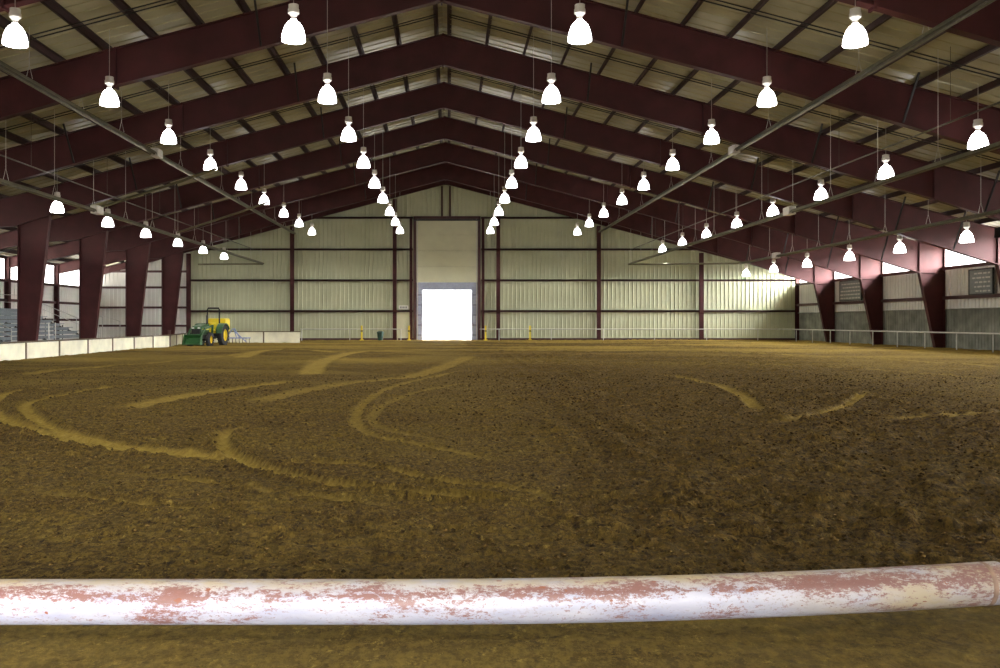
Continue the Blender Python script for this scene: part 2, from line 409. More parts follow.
for k in range(5):
    z = OZ*(k+.5)/5
    m.box(DX0+.22, OX0-.04, YB-.13, YB-.10, z-.03, z+.03).box(OX1+.04, DX1-.22, YB-.13, YB-.10, z-.03, z+.03)
m.build('frame_rib', 'girt', door)
m = MB().box(DX0-.1, DX1+.1, YB-.45, YB-.31, DZ-.28, DZ-.16); m.build('header_shaft', 'dark', door)
# personnel door left of the tall door
pd = MB().box(X(-515), X(-395), YB-.10, YB-.04, .05, 2.35).box(X(-520), X(-510), YB-.14, YB-.04, 0, 2.4).box(X(-400), X(-390), YB-.14, YB-.04, 0, 2.4).box(X(-520), X(-390), YB-.14, YB-.04, 2.33, 2.43).build('door_2', 'doorp')
tag(pd, 'pale personnel door beside the tall door', kind='structure')
MB().box(X(-412), X(-404), YB-.18, YB-.10, 1.0, 1.12).build('door_handle', 'galv', pd)
# --- girts and columns of the end wall
def wallgap(px_list):
    pass
for n_, (h, label) in enumerate([(1040, 'topmost'), (725, 'second from the top'), (417, 'third from the top'), (110, 'lowest')]):
    reach = (top(0) - h - 20)/.264
    for side, a, b in ((-1, max(-2590, RX-reach), -360), (1, 320, min(XR-15, RX+reach))):
        o = MB().box(X(a), X(b), YB-.26, YB-.05, Z(h)-.06, Z(h)+.07).box(X(a), X(b), YB-.26, YB-.24, Z(h)-.10, Z(h)+.07).build('wall_girt', 'girt')
        tag(o, 'maroon horizontal girt on the end wall %s of the tall door, %s' % ('left' if side < 0 else 'right', label), 'girt', 'end wall girts')
for h, q in ((504, 'topmost'), (345, 'second from the top'), (145, 'third from the top'), (-37, 'lowest')):
    o = MB().box(X(XL)+.1, X(-2610), YB-.26, YB-.05, Z(h)-.09, Z(h)+.09).build('wall_girt', 'girt')
    tag(o, 'dark girt on the white end wall behind the stands, %s' % q, 'girt', 'end wall girts behind the stands')
def ibeam_post(x, y, z0, z1, w_=.3, dpt=.3, name='wall_column', mt='steel', parent=None):
    m = MB().box(x-w_/2, x+w_/2, y-dpt, y-dpt+.03, z0, z1).box(x-w_/2, x+w_/2, y-.03, y, z0, z1).box(x-.015, x+.015, y-dpt, y, z0, z1)
    return m.build(name, mt, parent)
names = {-2590: 'corner column of the end wall, behind the tractor', -1560: 'end wall column left of the green bin',
         -540: 'end wall column nearest the tall door on its left', 490: 'end wall column nearest the tall door on its right',
         1490: 'end wall column halfway from the tall door to the right corner', 2510: 'end wall column nearest the right corner', 3465: 'corner column where end wall meets right side wall'}
for xu, lb in names.items():
    o = ibeam_post(X(xu), YB-.27, 0, Z(top(xu)-62)-.14, .32, .30)
    tag(o, 'maroon steel ' + lb, 'column', 'end wall columns')
for xu, q in ((-380, 'left'), (340, 'right')):
    o = ibeam_post(X(xu), YB-.10, 0, Z(1030), .22, .22)
    tag(o, 'dark steel jamb post along the %s side of the tall door' % q, 'column', 'door jamb posts')
for xu, q in ((-70, 'left'), (10, 'right')):
    o = ibeam_post(X(xu), YB-.10, Z(1055), Z(top(xu)-62)-.05, .14, .18)
    tag(o, 'thin dark post above the tall door, %s of the pair under the ridge' % q, 'post', 'posts above the door')
# ================================================================= portal frames
def flange(m, p0, p1, yc, w_=.30, t=.035):
    m.beam((X(p0[0]), yc, Z(p0[1])), (X(p1[0]), yc, Z(p1[1])), w_, t, up=(0,1,0)) if False else None
    a = Vector((X(p0[0]), yc, Z(p0[1]))); b = Vector((X(p1[0]), yc, Z(p1[1])))
    d = (b-a).normalized(); n = Vector((-d.z, 0, d.x))*t/2; y = Vector((0, w_/2, 0))
    v = [c+sy*y+sn*n for c in (a, b) for sy, sn in ((-1,-1),(1,-1),(1,1),(-1,1))]
    m.add(v, [(3,2,1,0),(4,5,6,7),(0,1,5,4),(1,2,6,5),(2,3,7,6),(3,0,4,7)])
def frame_parts(root, full=True):
    def part(mb, name, mt='steel'): return mb.build(name, mt, root)
    # right rafter
    xs = [RX, RX+1300, RX+2450, RX+2900, 3288]
    m = MB(); poly = [(X(x), Z(top(x))) for x in xs] + [(X(x), Z(bot(x))) for x in xs[::-1]]
    m.prismY(poly, -.012, .012)
    for a, b in zip(xs, xs[1:]): flange(m, (a, top(a)), (b, top(b)), 0); flange(m, (a, bot(a)), (b, bot(b)), 0)
    part(m, 'rafter')
    # right column with its knee panel
    m = MB(); m.prismY([(X(3288), Z(345)), (X(3400), 0), (X(3462), 0), (X(3462), Z(top(3462))), (X(3288), Z(top(3288)))], -.012, .012)
    flange(m, (3288, 345), (3400, -180), 0); flange(m, (3462, -180), (3462, top(3462)), 0); flange(m, (3288, top(3288)), (3462, top(3462)), 0)
    flange(m, (3288, 345), (3288, top(3288)), 0, .26); flange(m, (3288, 345), (3462, 345), 0, .26)
    part(m, 'column')
    # left rafter runs on over the stands
    xs = [RX, RX-1300, RX-2450, -2600, -2900, XL+20]
    def bt(x): return lerp([(0,1285),(1300,945),(2450,615),(2570,575)], abs(x-RX)) if x >= -2600 else lerp([(2570,575),(2870,560),(3510,430)], abs(x-RX))
    m = MB(); poly = [(X(x), Z(top(x))) for x in xs] + [(X(x), Z(bt(x))) for x in xs[::-1]]
    m.prismY(poly, -.012, .012)
    for a, b in zip(xs, xs[1:]): flange(m, (a, top(a)), (b, top(b)), 0); flange(m, (a, bt(a)), (b, bt(b)), 0)
    part(m, 'rafter')
    m = MB(); hc = bt(-2394)
    m.prismY([(X(-2580), 0), (X(-2484), 0), (X(-2392), Z(hc)), (X(-2580), Z(bt(-2580)))], -.012, .012)
    flange(m, (-2484, -180), (-2392, hc), 0); flange(m, (-2580, -180), (-2580, bt(-2580)), 0)
    part(m, 'column')
    m = MB(); m.prismY([(X(XL+12), 0), (X(XL+45), 0), (X(XL+45), Z(top(XL+45))), (X(XL+12), Z(top(XL+12)))], -.012, .012)
    flange(m, (XL+12, -180), (XL+12, top(XL)), 0, .3); flange(m, (XL+45, -180), (XL+45, top(XL+45)), 0, .3)
    part(m, 'outer_post')
    # splice plates
    for x in (RX, RX+1300, RX-1300, RX+2450):
        b_ = bot(x); m = MB().box(X(x)-.03, X(x)+.03, -.17, .17, Z(b_)-.10, Z(top(x))+.02); part(m, 'splice_plate')
    # flange braces down from the purlins
    for x in (RX+720, RX+1840, RX+2700, RX-720, RX-1840, RX+3050):
        m = MB(); m.beam((X(x), -.1, Z(bot(x))+.02), (X(x), -1.15, Z(top(x))+.1), .07, .05); part(m, 'flange_brace', 'dark')
fr = empty('portal_frame', (0, 3*B, 0)); frame_parts(fr)
fl_ = ['nearest in view, its rafter crossing the top corners', 'second from the camera', 'third from the camera', 'fourth from the camera',
       'fifth from the camera', 'third from the end wall', 'closest to the end wall']
fl_[5] = 'last but one before the end wall'
for i in range(7):
    o = fr if i == 0 else copy_tree(fr)
    o.location = (0, (3+i)*B, 0)
    tag(o, 'maroon steel portal frame, ' + fl_[i], 'portal frame', 'maroon portal frames')
for d in (0, 1, 2):
    o = copy_tree(fr); o.location = (0, d*B, 0)
    o['label'] = 'maroon steel portal frame out of view, %s' % ['level with the viewer', 'one bay ahead of the viewer', 'two bays ahead of the viewer'][d]
# end wall rafter
m = MB()
for sgn, xe in ((1, 3470), (-1, -3540)):
    a = (RX, top(RX)); b = (xe, top(xe)); dd = 60
    m.prismY([(X(a[0]), Z(a[1])), (X(b[0]), Z(b[1])), (X(b[0]), Z(b[1]-dd)), (X(a[0]), Z(a[1]-dd))], YB-.42, YB-.40)
    flange(m, (a[0], a[1]-dd), (b[0], b[1]-dd), YB-.41, .26); flange(m, a, b, YB-.41, .26)
m.prismY([(X(RX-60), Z(1365)), (X(RX+60), Z(1365)), (X(RX+35), Z(1400)), (X(RX-35), Z(1400))], YB-.44, YB-.38)
tag(m.build('gable_rafter', 'steel'), 'slim maroon rafter along the top of the end wall', 'rafter')
# ================================================================= purlins and bridging rods
for side in (-1, 1):
    for k in range(19):
        xu = RX + side*(32 + 187*k)
        if (side > 0 and xu > XR+20) or xu < XL-10: continue
        zc = Z(top(xu)); hh = PUR*S
        m = MB().box(-.012, .012, Y0+.2, YB-.1, 0, hh*.97).box(-.09, .012, Y0+.2, YB-.1, 0, .02).box(-.012, .09, Y0+.2, YB-.1, hh*.97-.02, hh*.97)
        o = m.build('roof_purlin', 'steel2'); o.location = (X(xu), 0, zc)
        if k: q = '%s from the ridge on the %s slope' % (ORD[k], 'left' if side < 0 else 'right')
        else: q = 'nearest the ridge on the %s slope' % ('left' if side < 0 else 'right')
        tag(o, 'dark roof purlin running to the end wall, ' + q, 'purlin', 'roof purlins')
# eave struts
for xu, q in ((XR-8, 'right'), (XL+14, 'left')):
    o = MB().box(X(xu)-.1, X(xu)+.1, Y0+.2, YB-.1, Z(top(xu))-.02, Z(top(xu))+.2).build('eave_strut', 'steel2')
    tag(o, 'dark eave beam over the daylight strip on the %s side' % q, 'beam')
for i in range(3, 10):
    yy = (i+.62)*B if i < 9 else (i+.5)*B
    for side in (-1, 1):
        m = MB(); xe = RX+side*3380 if side > 0 else RX-3450
        for dy in (0, .28):
            m.path([(X(RX+side*30), yy+dy, Z(top(RX)-14)), (X(xe), yy+dy, Z(top(xe)-6))], .022, 6)
        o = m.build('bridging_rod', 'dark')
        tag(o, 'pair of thin dark rods across the purlins, %s slope, %s bay in view' % ('left' if side < 0 else 'right', ORD[i-3]), 'rod', 'bridging rods')
# ================================================================= side wall steelwork
o = MB().box(X(XR)-.28, X(XR)-.04, Y0+.2, YB-.35, Z(372)-.08, Z(372)+.10).build('sill_beam', 'girt'); tag(o, 'maroon sill beam under the daylight strip of the right wall', 'beam')
o = MB().box(X(XR)-.24, X(XR)-.04, Y0+.2, YB-.35, Z(168)-.10, Z(168)+.10).build('wall_girt', 'girt'); tag(o, 'maroon girt halfway up the right side wall', 'girt')
o = MB().box(X(XL)+.04, X(XL)+.3, Y0+.2, YB-.35, Z(331)-.08, Z(331)+.10).build('sill_beam', 'girt'); tag(o, 'dark sill beam under the daylight strip of the left wall', 'beam')
for h, q in ((175, 'upper'), (20, 'lower')):
    o = MB().box(X(XL)+.04, X(XL)+.24, Y0+.2, YB-.35, Z(h)-.09, Z(h)+.09).build('wall_girt', 'girt'); tag(o, '%s dark girt on the white wall behind the stands' % q, 'girt')
# ================================================================= lamps
def make_lamp(xu, hu):
    root = empty('high_bay_lamp', (0, 0, 0))
    prof = [(.305, 0), (.30, .10), (.27, .24), (.215, .38), (.15, .47), (.09, .51), (.075, .55), (.06, .55), (.075, .50), (.135, .455), (.20, .365), (.255, .23), (.285, .10), (.29, 0)]
    MB().lathe(prof, 20, closed=True).build('lamp_shade', 'shade', root, smooth=True)
    MB().lathe([(.075, .55), (.06, .60), (.10, .66), (.115, .68)], 14).build('neck', 'housing', root, smooth=True)
    MB().lathe([(.12, .68), (.145, .70), (.145, .80), (.13, .82), (.13, .92), (.06, .94)], 16).build('ballast_housing', 'housing', root, smooth=True)
    ztop = Z(top(xu)+6)-Z(hu)
    MB().path([(0, 0, .93), (0, 0, ztop)], .010, 6).build('cord', 'galv', root)
    L = bpy.data.lights.new('bulb', 'SPOT'); L.spot_size = math.radians(150); L.spot_blend = .75; L.energy = LAMP_W; L.shadow_soft_size = .20; L.color = (1, .95, .84)
    lo = bpy.data.objects.new('bulb', L); col.objects.link(lo); lo.location = (0, 0, -.02); lo.parent = root
    return root
rows = [(-2112, 592, 3, 7, 'row farthest left, over the stands side'), (-1287, 822, -3, 8, 'second row left of ridge'), (-461, 834, -3, 8, 'row just left of the ridge'),
        (388, 834, -3, 8, 'row just right of the ridge'), (1205, 822, -3, 8, 'second row right of ridge'), (2005, 660, 0, 8, 'third row right of ridge'), (2790, 430, 3, 8, 'row by the right wall')]
rows[0] = (-2112, 592, 3, 8, 'leftmost row')
for xu, hu, k0, k1, lb in rows:
    src = make_lamp(xu, hu); n_ = 0
    vis0 = max(k0, 0) if xu != 2005 else 1
    for k in range(k0, k1+1):
        o = src if k == k0 else copy_tree(src)
        o.location = (X(xu), (2.99+.8*k)*B - (.18 if k in (0, 5) else 0), Z(hu))
        if k < vis0: lab = 'bell lamp out of frame, %s back in the %s' % (ORD[vis0-k-1], lb)
        else: lab = 'glowing bell lamp, %s in the %s' % ('nearest' if k == vis0 else ORD[k-vis0]+' nearest', lb)
        tag(o, lab, 'lamp', 'hanging bell lamps')
# ================================================================= tube heaters and pipes
def heater(xu, hu, d0, d1, lab, burner=5.1):
    root = empty('tube_heater', (X(xu), 0, Z(hu)))
    y0, y1 = d0*B, d1*B
    m = MB(); pr = [(-.14, -.06), (-.08, .06), (.08, .06), (.14, -.06), (.128, -.06), (.07, .045), (-.07, .045), (-.128, -.06)]
    m.prismY(pr, y0, y1); m.build('reflector', 'heater', root)
    MB().path([(0, y0, -.03), (0, y1, -.03)], .05, 10).build('heating_tube', 'tube', root, smooth=True)
    m = MB(); b = burner*B
    m.box(-.16, .16, b-.35, b+.35, -.13, .22).build('burner_box', 'housing', root, bevel=.02)
    d = d0+.35
    while d < d1:
        y = d*B; zt_ = Z(top(xu)) - Z(hu)
        MB().path([(-.1, y, .07), (0, y, .5), (.1, y, .07)], .012, 5).path([(0, y, .5), (0, y, zt_)], .010, 5).build('hanger', 'galv', root)
        d += .5
    return tag(root, lab, 'heater', 'tube heaters under the roof')
heater(-1490, 855, 2.2, 9.65, 'long tube heater left of the ridge, the higher of the two left ones')
heater(-1795, 565, 2.2, 9.65, 'long olive tube heater at left, the lower, between lamps and columns')
heater(1455, 872, 2.2, 9.65, 'long tube heater on the right, highest, running to the upper right corner')
heater(1736, 560, 2.2, 9.65, 'long tube heater on the right, passing below the third lamp row')
heater(2420, 487, 2.2, 8.3, 'long tube heater nearest the right wall', 7.4)
o = MB().path([(X(1736), 9.65*B, Z(556)), (X(2420), 8.3*B, Z(487))], .07, 10).build('cross_duct', 'heater', smooth=True)
tag(o, 'horizontal duct before the end wall joining two heaters at right', 'duct')
o = MB().path([(X(-1795), 9.65*B, Z(560)), (X(-2420), 9.65*B, Z(556))], .07, 10).build('cross_duct', 'heater', smooth=True)
tag(o, 'short horizontal duct before the end wall at the left heater end', 'duct')
for i, d in enumerate((5.15, 6.6)):
    o = MB().path([(X(-1795), d*B, Z(590)), (X(-1380), d*B, Z(725)), (X(-1200), d*B, Z(790))], .06, 8).build('flue_pipe', 'heater', smooth=True)
    tag(o, 'sloping flue pipe rising from the lower left heater, %s' % ('nearer one' if i == 0 else 'farther one'), 'pipe', 'flue pipes')
for xu, q in ((1755, 'right'), (-1880, 'left')):
    m = MB().path([(X(xu), 2.2*B, Z(700)), (X(xu), 9.6*B, Z(700))], .03, 8)
    for d in (3.5, 4.5, 5.5, 6.5, 7.5, 8.5, 9.5): m.path([(X(xu), d*B, Z(700)), (X(xu), d*B, Z(top(xu)))], .008, 5)
    tag(m.build('gas_pipe', 'tube', smooth=True), 'thin gas pipe hung above the lower heater on the %s' % q, 'pipe')
# ================================================================= rails
def rail(pts, posts, lab, z=.95, mt='galv'):
    root = empty('pipe_rail', (pts[0][0], pts[0][1], 0)); ox, oy = pts[0][:2]
    MB().path([(p[0]-ox, p[1]-oy, z) for p in pts], .04, 8).build('top_rail', mt, root, smooth=True)
    for px, py in posts:
        MB().path([(px-ox, py-oy, -.1), (px-ox, py-oy, z)], .032, 8).build('post', mt, root, smooth=True)
    return tag(root, lab, 'rail')
ry = 9.78*B
rail([(X(300), ry), (X(3264), ry), (X(3264), 4*B)],
     [(X(x), ry) for x in (490, 1000, 1510, 2010, 2520, 3020)] + [(X(3264), d*B) for d in (9.4, 8.98, 8.56, 8.14, 7.7, 7.28, 6.86, 6.43, 6.0, 5.58, 5.16, 4.74, 4.3)],
     'white pipe rail along the end wall and the right side wall')
rail([(X(-1455), ry), (X(-440), ry)], [(X(x), ry) for x in (-1440, -970, -470)], 'pipe rail before the end wall left of the tall door')
# ================================================================= white kick-board fence
def fence(p, q, n, lab, h=.70):
    p = Vector((*p, 0)); q = Vector((*q, 0)); root = empty('kickboard_fence', p)
    for i in range(n):
        a = (q-p)*(i/n); b = (q-p)*((i+1)/n); d = (b-a).normalized()
        MB().beam(a+d*.05+Vector((0,0,h/2-.05)), b-d*.05+Vector((0,0,h/2-.05)), .05, h+.06).build('board_panel', 'board', root)
        MB().beam(a+Vector((0,0,-.1)), a+Vector((0,0,h+.02)), .10, .12).build('post', 'boardedge', root)
    MB().beam(Vector((0,0,h+.02)), q-p+Vector((0,0,h+.02)), .13, .06).build('cap_rail', 'boardedge', root)
    return tag(root, lab, 'fence', 'white kick board fences')
y1f = 7.33
fence((X(-2050), 3.59*B), (X(-2050), y1f*B), 9, 'long low white board fence before the stands')
fence((X(-2052), y1f*B+.1), (X(-2238), 8.54*B), 3, 'white board fence section behind the tractor front')
fence((X(-2225), 8.57*B+.2), (X(-1277), 8.57*B+.2), 3, 'white board fence section right of the tractor, facing the camera', .82)
o = MB().box(-.07, .07, -.07, .07, -.1, 1.0).box(-.09, .09, -.09, .09, 1.0, 1.04).build('gate_post', 'girt'); o.location = (X(-2050)-.02, y1f*B+.05, 0)
tag(o, 'maroon post at the far end of the long white fence', 'post')
# ================================================================= stands
st = empty('bleachers', (X(-2855), 6.6*B, 0))
ya, yb = -2.6*B, 1.55*B
for i in range(9):
    x = -.60*i; z = .25*(i+1)
    MB().box(x-.28, x, ya, yb, z+.16, z+.20).build('seat_plank', 'alu', st)
    MB().box(x-.60, x-.30, ya, yb, z-.02, z+.02).box(x-.31, x-.29, ya, yb, z, z+.16).build('foot_plank', 'alu', st)
for yy in (ya+.1, -1.4*B, -.7*B, 0, .7*B, yb-.1):
    m = MB().beam((.0, yy, .10), (-5.2, yy, 2.3), .06, .1)
    for i in range(0, 9, 2): m.beam((-.6*i-.1, yy, -.05), (-.6*i-.1, yy, .25*(i+1)+.1), .05, .05)
    m.build('support_frame', 'dark', st)
for yy in (yb+.1, -.1*B, -1.3*B):
    m = MB().path([(.1, yy, 0), (.1, yy, 1.15), (-5.1, yy, 3.3), (-5.1, yy, 2.3)], .03, 8).path([(.1, yy, .75), (-5.1, yy, 2.9)], .02, 6)
    for k in (1.6, 3.2): m.path([(-k, yy, .3+k*.41), (-k, yy, 1.15+k*.41)], .025, 6)
    m.build('handrail', 'galv', st, smooth=True)
m = MB().path([(-5.35, ya, 3.4), (-5.35, yb, 3.4)], .025, 6).path([(-5.35, ya, 2.9), (-5.35, yb, 2.9)], .02, 6)
for k in range(9): m.path([(-5.35, ya+(yb-ya)*k/8, 2.2), (-5.35, ya+(yb-ya)*k/8, 3.4)], .025, 6)
m.build('back_rail', 'galv', st)
tag(st, 'grey metal bleachers behind the left columns', 'bleachers')
for (px, d, z0, z1, lb) in ((55.5, 7.0, 0, 1.5, 'between the first two left columns'), (102.5, 8.4, 0, 1.9, 'between the second and third left columns, the left one'), (120, 8.6, 0, 1.6, 'just left of the third left column')):
    x = (px-449)/885*d*B
    o = MB().path([(0, 0, z0), (0, 0, z1), (-(.4 if px < 60 else 1.6), 0, z1+(0 if px < 60 else .5)), (-(.4 if px < 60 else 1.6), 0, 0)], .035, 8).build('stair_handrail', 'galv', smooth=True); o.location = (x, d*B, 0)
    tag(o, 'white pipe handrail ' + lb, 'handrail', 'handrails by the stands')
# ================================================================= tractor
TX, TY = X(-1840), 7.75*B
tr = empty('tractor', (TX, TY, 0), math.atan2(-.99, -.12) + math.pi/2)    # local -Y is forward
def wheel(x, y, r, wd, name, hubmat='yellow'):
    m = MB(); pr = [(r*.58, -wd/2), (r*.86, -wd/2), (r*.97, -wd*.40), (r, -wd*.2), (r, wd*.2), (r*.97, wd*.40), (r*.86, wd/2), (r*.58, wd/2)]
    m.lathe(pr, 28, axis='x', closed=True)
    nl = 18
    for k in range(nl):
        for sd_ in (-1, 1):
            t = 2*math.pi*(k+(.5 if sd_ > 0 else 0))/nl; t2 = t+.16
            m.beam((sd_*.02, math.cos(t2)*r, math.sin(t2)*r), (sd_*wd*.46, math.cos(t)*r*.97, math.sin(t)*r*.97), .05, .07, up=(0, math.cos(t), math.sin(t)))
    o = m.build(name, 'rubber', tr, smooth=True); o.location = (x, y, r-.02)
    s = 1 if x > 0 else -1
    m = MB().lathe([(r*.60, -wd*.36*s), (r*.60, wd*.36*s), (r*.52, wd*.38*s), (r*.48, wd*.12*s), (r*.2, wd*.06*s), (r*.18, wd*.28*s), (r*.06, wd*.30*s)], 24, axis='x')
    m.build('wheel_rim', hubmat, o, smooth=True)
wheel(.80, 0, .70, .36, 'rear_wheel'); wheel(-.80, 0, .70, .36, 'rear_wheel')
wheel(.66, -1.95, .44, .25, 'front_wheel'); wheel(-.66, -1.95, .44, .25, 'front_wheel')
m = MB(); m.prismX([(-2.55, .72), (-2.58, 1.12), (-2.45, 1.28), (-1.3, 1.42), (-1.15, 1.40), (-1.15, .72)], -.33, .33)
m.build('hood', 'green', tr, bevel=.05)
MB().box(-.27, .27, -2.62, -2.56, .78, 1.1).build('grille', 'dark', tr)
m = MB()
for s in (-1, 1): m.box(s*.2-.08, s*.2+.08, -2.60, -2.57, 1.13, 1.20)
m.build('headlight', 'sign', tr)
MB().box(-.334, -.325, -2.3, -1.3, 1.05, 1.12).box(.325, .334, -2.3, -1.3, 1.05, 1.12).build('hood_stripe', 'yellow', tr)
m = MB().box(-.18, .18, -2.4, .35, .42, .75).box(-.6, .6, -2.03, -1.87, .34, .48).box(-.75, .75, -.1, .1, .56, .80).box(-.42, .42, -1.15, -.1, .50, .60)
m.build('chassis', 'dark', tr, bevel=.02)
for s in (-1, 1):
    m = MB(); pts = []
    for k in range(9):
        t = math.radians(10+k*17.5); pts.append((-math.cos(t)*.80, .68+math.sin(t)*.80))
    inner = [(y*.94, .68+(z-.68)*.94) for y, z in pts]
    m.prismX(pts + inner[::-1], s*.80-.2, s*.80+.2); m.prismX([(-.5, .7)] + [(y, z) for y, z in pts[1:-1]] + [(.5, .7)], s*.58-.015, s*.58+.015)
    m.build('fender', 'green', tr)
MB().box(-.26, .26, -.35, .15, .95, 1.06).box(-.26, .26, .08, .20, 1.02, 1.50).build('seat', 'yellow', tr, bevel=.04)
MB().path([(0, -1.15, 1.2), (0, -.85, 1.45)], .025, 8).lathe([(.19, 1.44), (.205, 1.455), (.19, 1.47), (.175, 1.455)], 20, c=(0, -.85, 0), closed=True).box(-.18, .18, -.865, -.835, 1.445, 1.462).build('steering_wheel', 'dark', tr)
MB().box(-.28, .28, -1.2, -1.08, .75, 1.42).build('dashboard', 'dark', tr, bevel=.03)
MB().path([(-.42, .32, .6), (-.42, .32, 2.36), (-.36, .32, 2.48), (.36, .32, 2.48), (.42, .32, 2.36), (.42, .32, .6)], .055, 8).build('roll_bar', 'dark', tr, smooth=True)
MB().path([(.28, -1.55, 1.3), (.28, -1.55, 1.95), (.28, -1.50, 2.0)], .03, 8).build('exhaust', 'dark', tr, smooth=True)
ld = MB()
for s in (-1, 1):
    ld.beam((s*.46, -.95, 1.30), (s*.46, -2.3, 1.12), .08, .13); ld.beam((s*.46, -2.3, 1.12), (s*.46, -3.05, .42), .08, .12)
    ld.beam((s*.46, -1.1, .55), (s*.46, -.98, 1.35), .12, .10); ld.beam((s*.46, -1.05, .75), (s*.46, -2.1, 1.02), .05, .05)
ld.beam((-.46, -2.7, .75), (.46, -2.7, .75), .08, .08)
ld.build('loader_arm', 'green', tr)
bk = [(-2.95, .12), (-3.40, .10), (-3.42, .13), (-3.02, .17), (-2.96, .55), (-3.12, .74), (-3.10, .77), (-2.92, .62)]
m = MB().prismX(bk, -.56, .56)
for s in (-1, 1): m.prismX([(-2.95, .12), (-3.40, .10), (-3.12, .75), (-2.93, .6)], s*.56-.015, s*.56+.015)
m.build('loader_bucket', 'green', tr)
m = MB().prismY([(-.62, 1.00), (-.50, .72), (.50, .72), (.62, 1.00), (.62, 1.72), (.56, 1.80), (-.56, 1.80), (-.62, 1.72)], .85, 1.75)
m.build('rear_hopper', 'yellow', tr, bevel=.04)
m = MB().beam((-.35, .35, .5), (-.35, 1.2, .55), .06, .08).beam((.35, .35, .5), (.35, 1.2, .55), .06, .08).beam((0, .35, .95), (0, .95, .95), .05, .06).box(-.3, .3, 1.0, 1.6, .45, .74)
m.build('hitch', 'dark', tr)
tag(tr, 'green tractor with yellow wheels, yellow rear hopper and loader, by the left fence', 'tractor')
# harrow behind it
hr = empty('drag_harrow', (X(-1790), 8.22*B, 0))
m = MB()
for y in (-.55, .0, .55): m.beam((-.6, y, .42), (1.25, y, .42), .07, .07)
for x in (-.55, .3, 1.2): m.beam((x, -.6, .42), (x, .6, .42), .07, .07)
m.beam((-.25, -.55, .42), (.2, -.3, 1.1), .06, .06).beam((.75, -.55, .42), (.3, -.3, 1.1), .06, .06).beam((.25, -.3, 1.08), (.25, .55, .45), .05, .05)
m.beam((.3, -.5, .95), (1.2, -.55, .15), .06, .06)
m.build('frame', 'blue', hr)
for k in range(8):
    x = -.5+k*.24; MB().path([(x, -.55, .42), (x, -.62, .25), (x, -.5, .02)], .018, 6).path([(x, .5, .42), (x, .43, .25), (x, .55, .02)], .018, 6).build('tine', 'dark', hr)
tag(hr, 'blue grey drag harrow frame standing right of the tractor', 'harrow')
# ================================================================= small things by the end wall
for px, wd, q in ((361.8, 1, 'left of the green bin'), (409.0, 1, 'beside the personnel door'), (485.6, 1, 'just right of the tall door'), (530.0, 1, 'second to the right of the tall door')):
    x = (px-449)/885*9.7*B
    root = empty('jump_standard', (x, 9.7*B, 0))
    MB().box(-.07, .07, -.07, .07, 0, 1.25).build('upright', 'yellow', root, bevel=.01)
    MB().box(-.17, .17, -.05, .05, .0, .09).box(-.05, .05, -.2, .2, 0, .09).build('foot', 'yellow', root)
    MB().box(-.08, .08, -.11, -.06, .75, .85).build('rail_cup', 'dark', root)
    tag(root, 'yellow jump upright standing ' + q, 'jump stand', 'yellow jump uprights')
b = empty('waste_bin', (X(-655), 9.55*B, 0))
MB().lathe([(.21, 0), (.27, .62), (.30, .63), (.30, .68), (.28, .68), (.25, .64), (.19, .03)], 20).build('bin_body', 'plast', b, smooth=True)
MB().lathe([(.30, .68), (.29, .73), (.18, .80), (.02, .82)], 20).build('bin_lid', 'plast', b, smooth=True)
tag(b, 'dark green waste bin before the end wall', 'bin')
sgn = MB().box(X(-500), X(-405), YB-.31, YB-.28, 2.62, 2.98).build('wall_sign', 'sign', bevel=.01)
m = MB()
for k in range(5): m.box(X(-488+k*15), X(-478+k*15), YB-.325, YB-.31, 2.72, 2.88)
m.build('lettering', 'grey', sgn)
tag(sgn, 'small white sign above the personnel door', 'sign')
def board(d0, d1, h0, h1, lab):
    root = empty('notice_board', (X(XR)-.3, d0*B, Z(h0))); Lb = (d1-d0)*B; H = (h1-h0)*S
    MB().box(0, .08, 0, Lb, 0, H).build('panel', 'grey', root)
    MB().box(-.03, .08, -.06, 0, -.06, H+.06).box(-.03, .08, Lb, Lb+.06, -.06, H+.06).box(-.03, .08, 0, Lb, H, H+.06).box(-.03, .08, 0, Lb, -.06, 0).build('board_frame', 'dark', root)
    m = MB(); rnd = random.Random(int(d0*100))
    for i in range(5):
        y = .2
        while y < Lb-.5:
            l = rnd.uniform(.15, .45); m.box(-.02, 0, y, y+l, H*(i+.4)/5.4, H*(i+.4)/5.4+.09); y += l+.12
    m.build('entries', 'galv', root)
    return tag(root, lab, 'board', 'grey boards on the right wall')
board(8.36, 8.81, 188, 352, 'wide grey board of pale entries on the right wall, farther one')
board(6.34, 6.62, 184, 340, 'grey board on the right wall at the photo edge, nearer one')
sp = empty('loudspeaker', (X(3215), 5.80*B, Z(490)))
MB().prismX([(-.3, 0), (.3, 0), (.25, .5), (-.25, .5)], -.28, .28).build('cabinet', 'dark', sp, bevel=.02)
MB().lathe([(.2, -.30), (.18, -.285), (.05, -.25)], 18, c=(0, 0, .25), axis='y').build('speaker_cone', 'grey', sp)
MB().path([(0, 0, .5), (0, 0, .7)], .02, 6).box(.25, .5, -.05, .05, .2, .26).build('bracket', 'dark', sp)
MB().lathe([(.02, -.12), (.14, -.06), (.14, .05)], 14, c=(.05, 0, -.06)).build('floodlight', 'sign', sp)
tag(sp, 'black loudspeaker by the knee of the nearest right column, at the photo edge', 'loudspeaker')
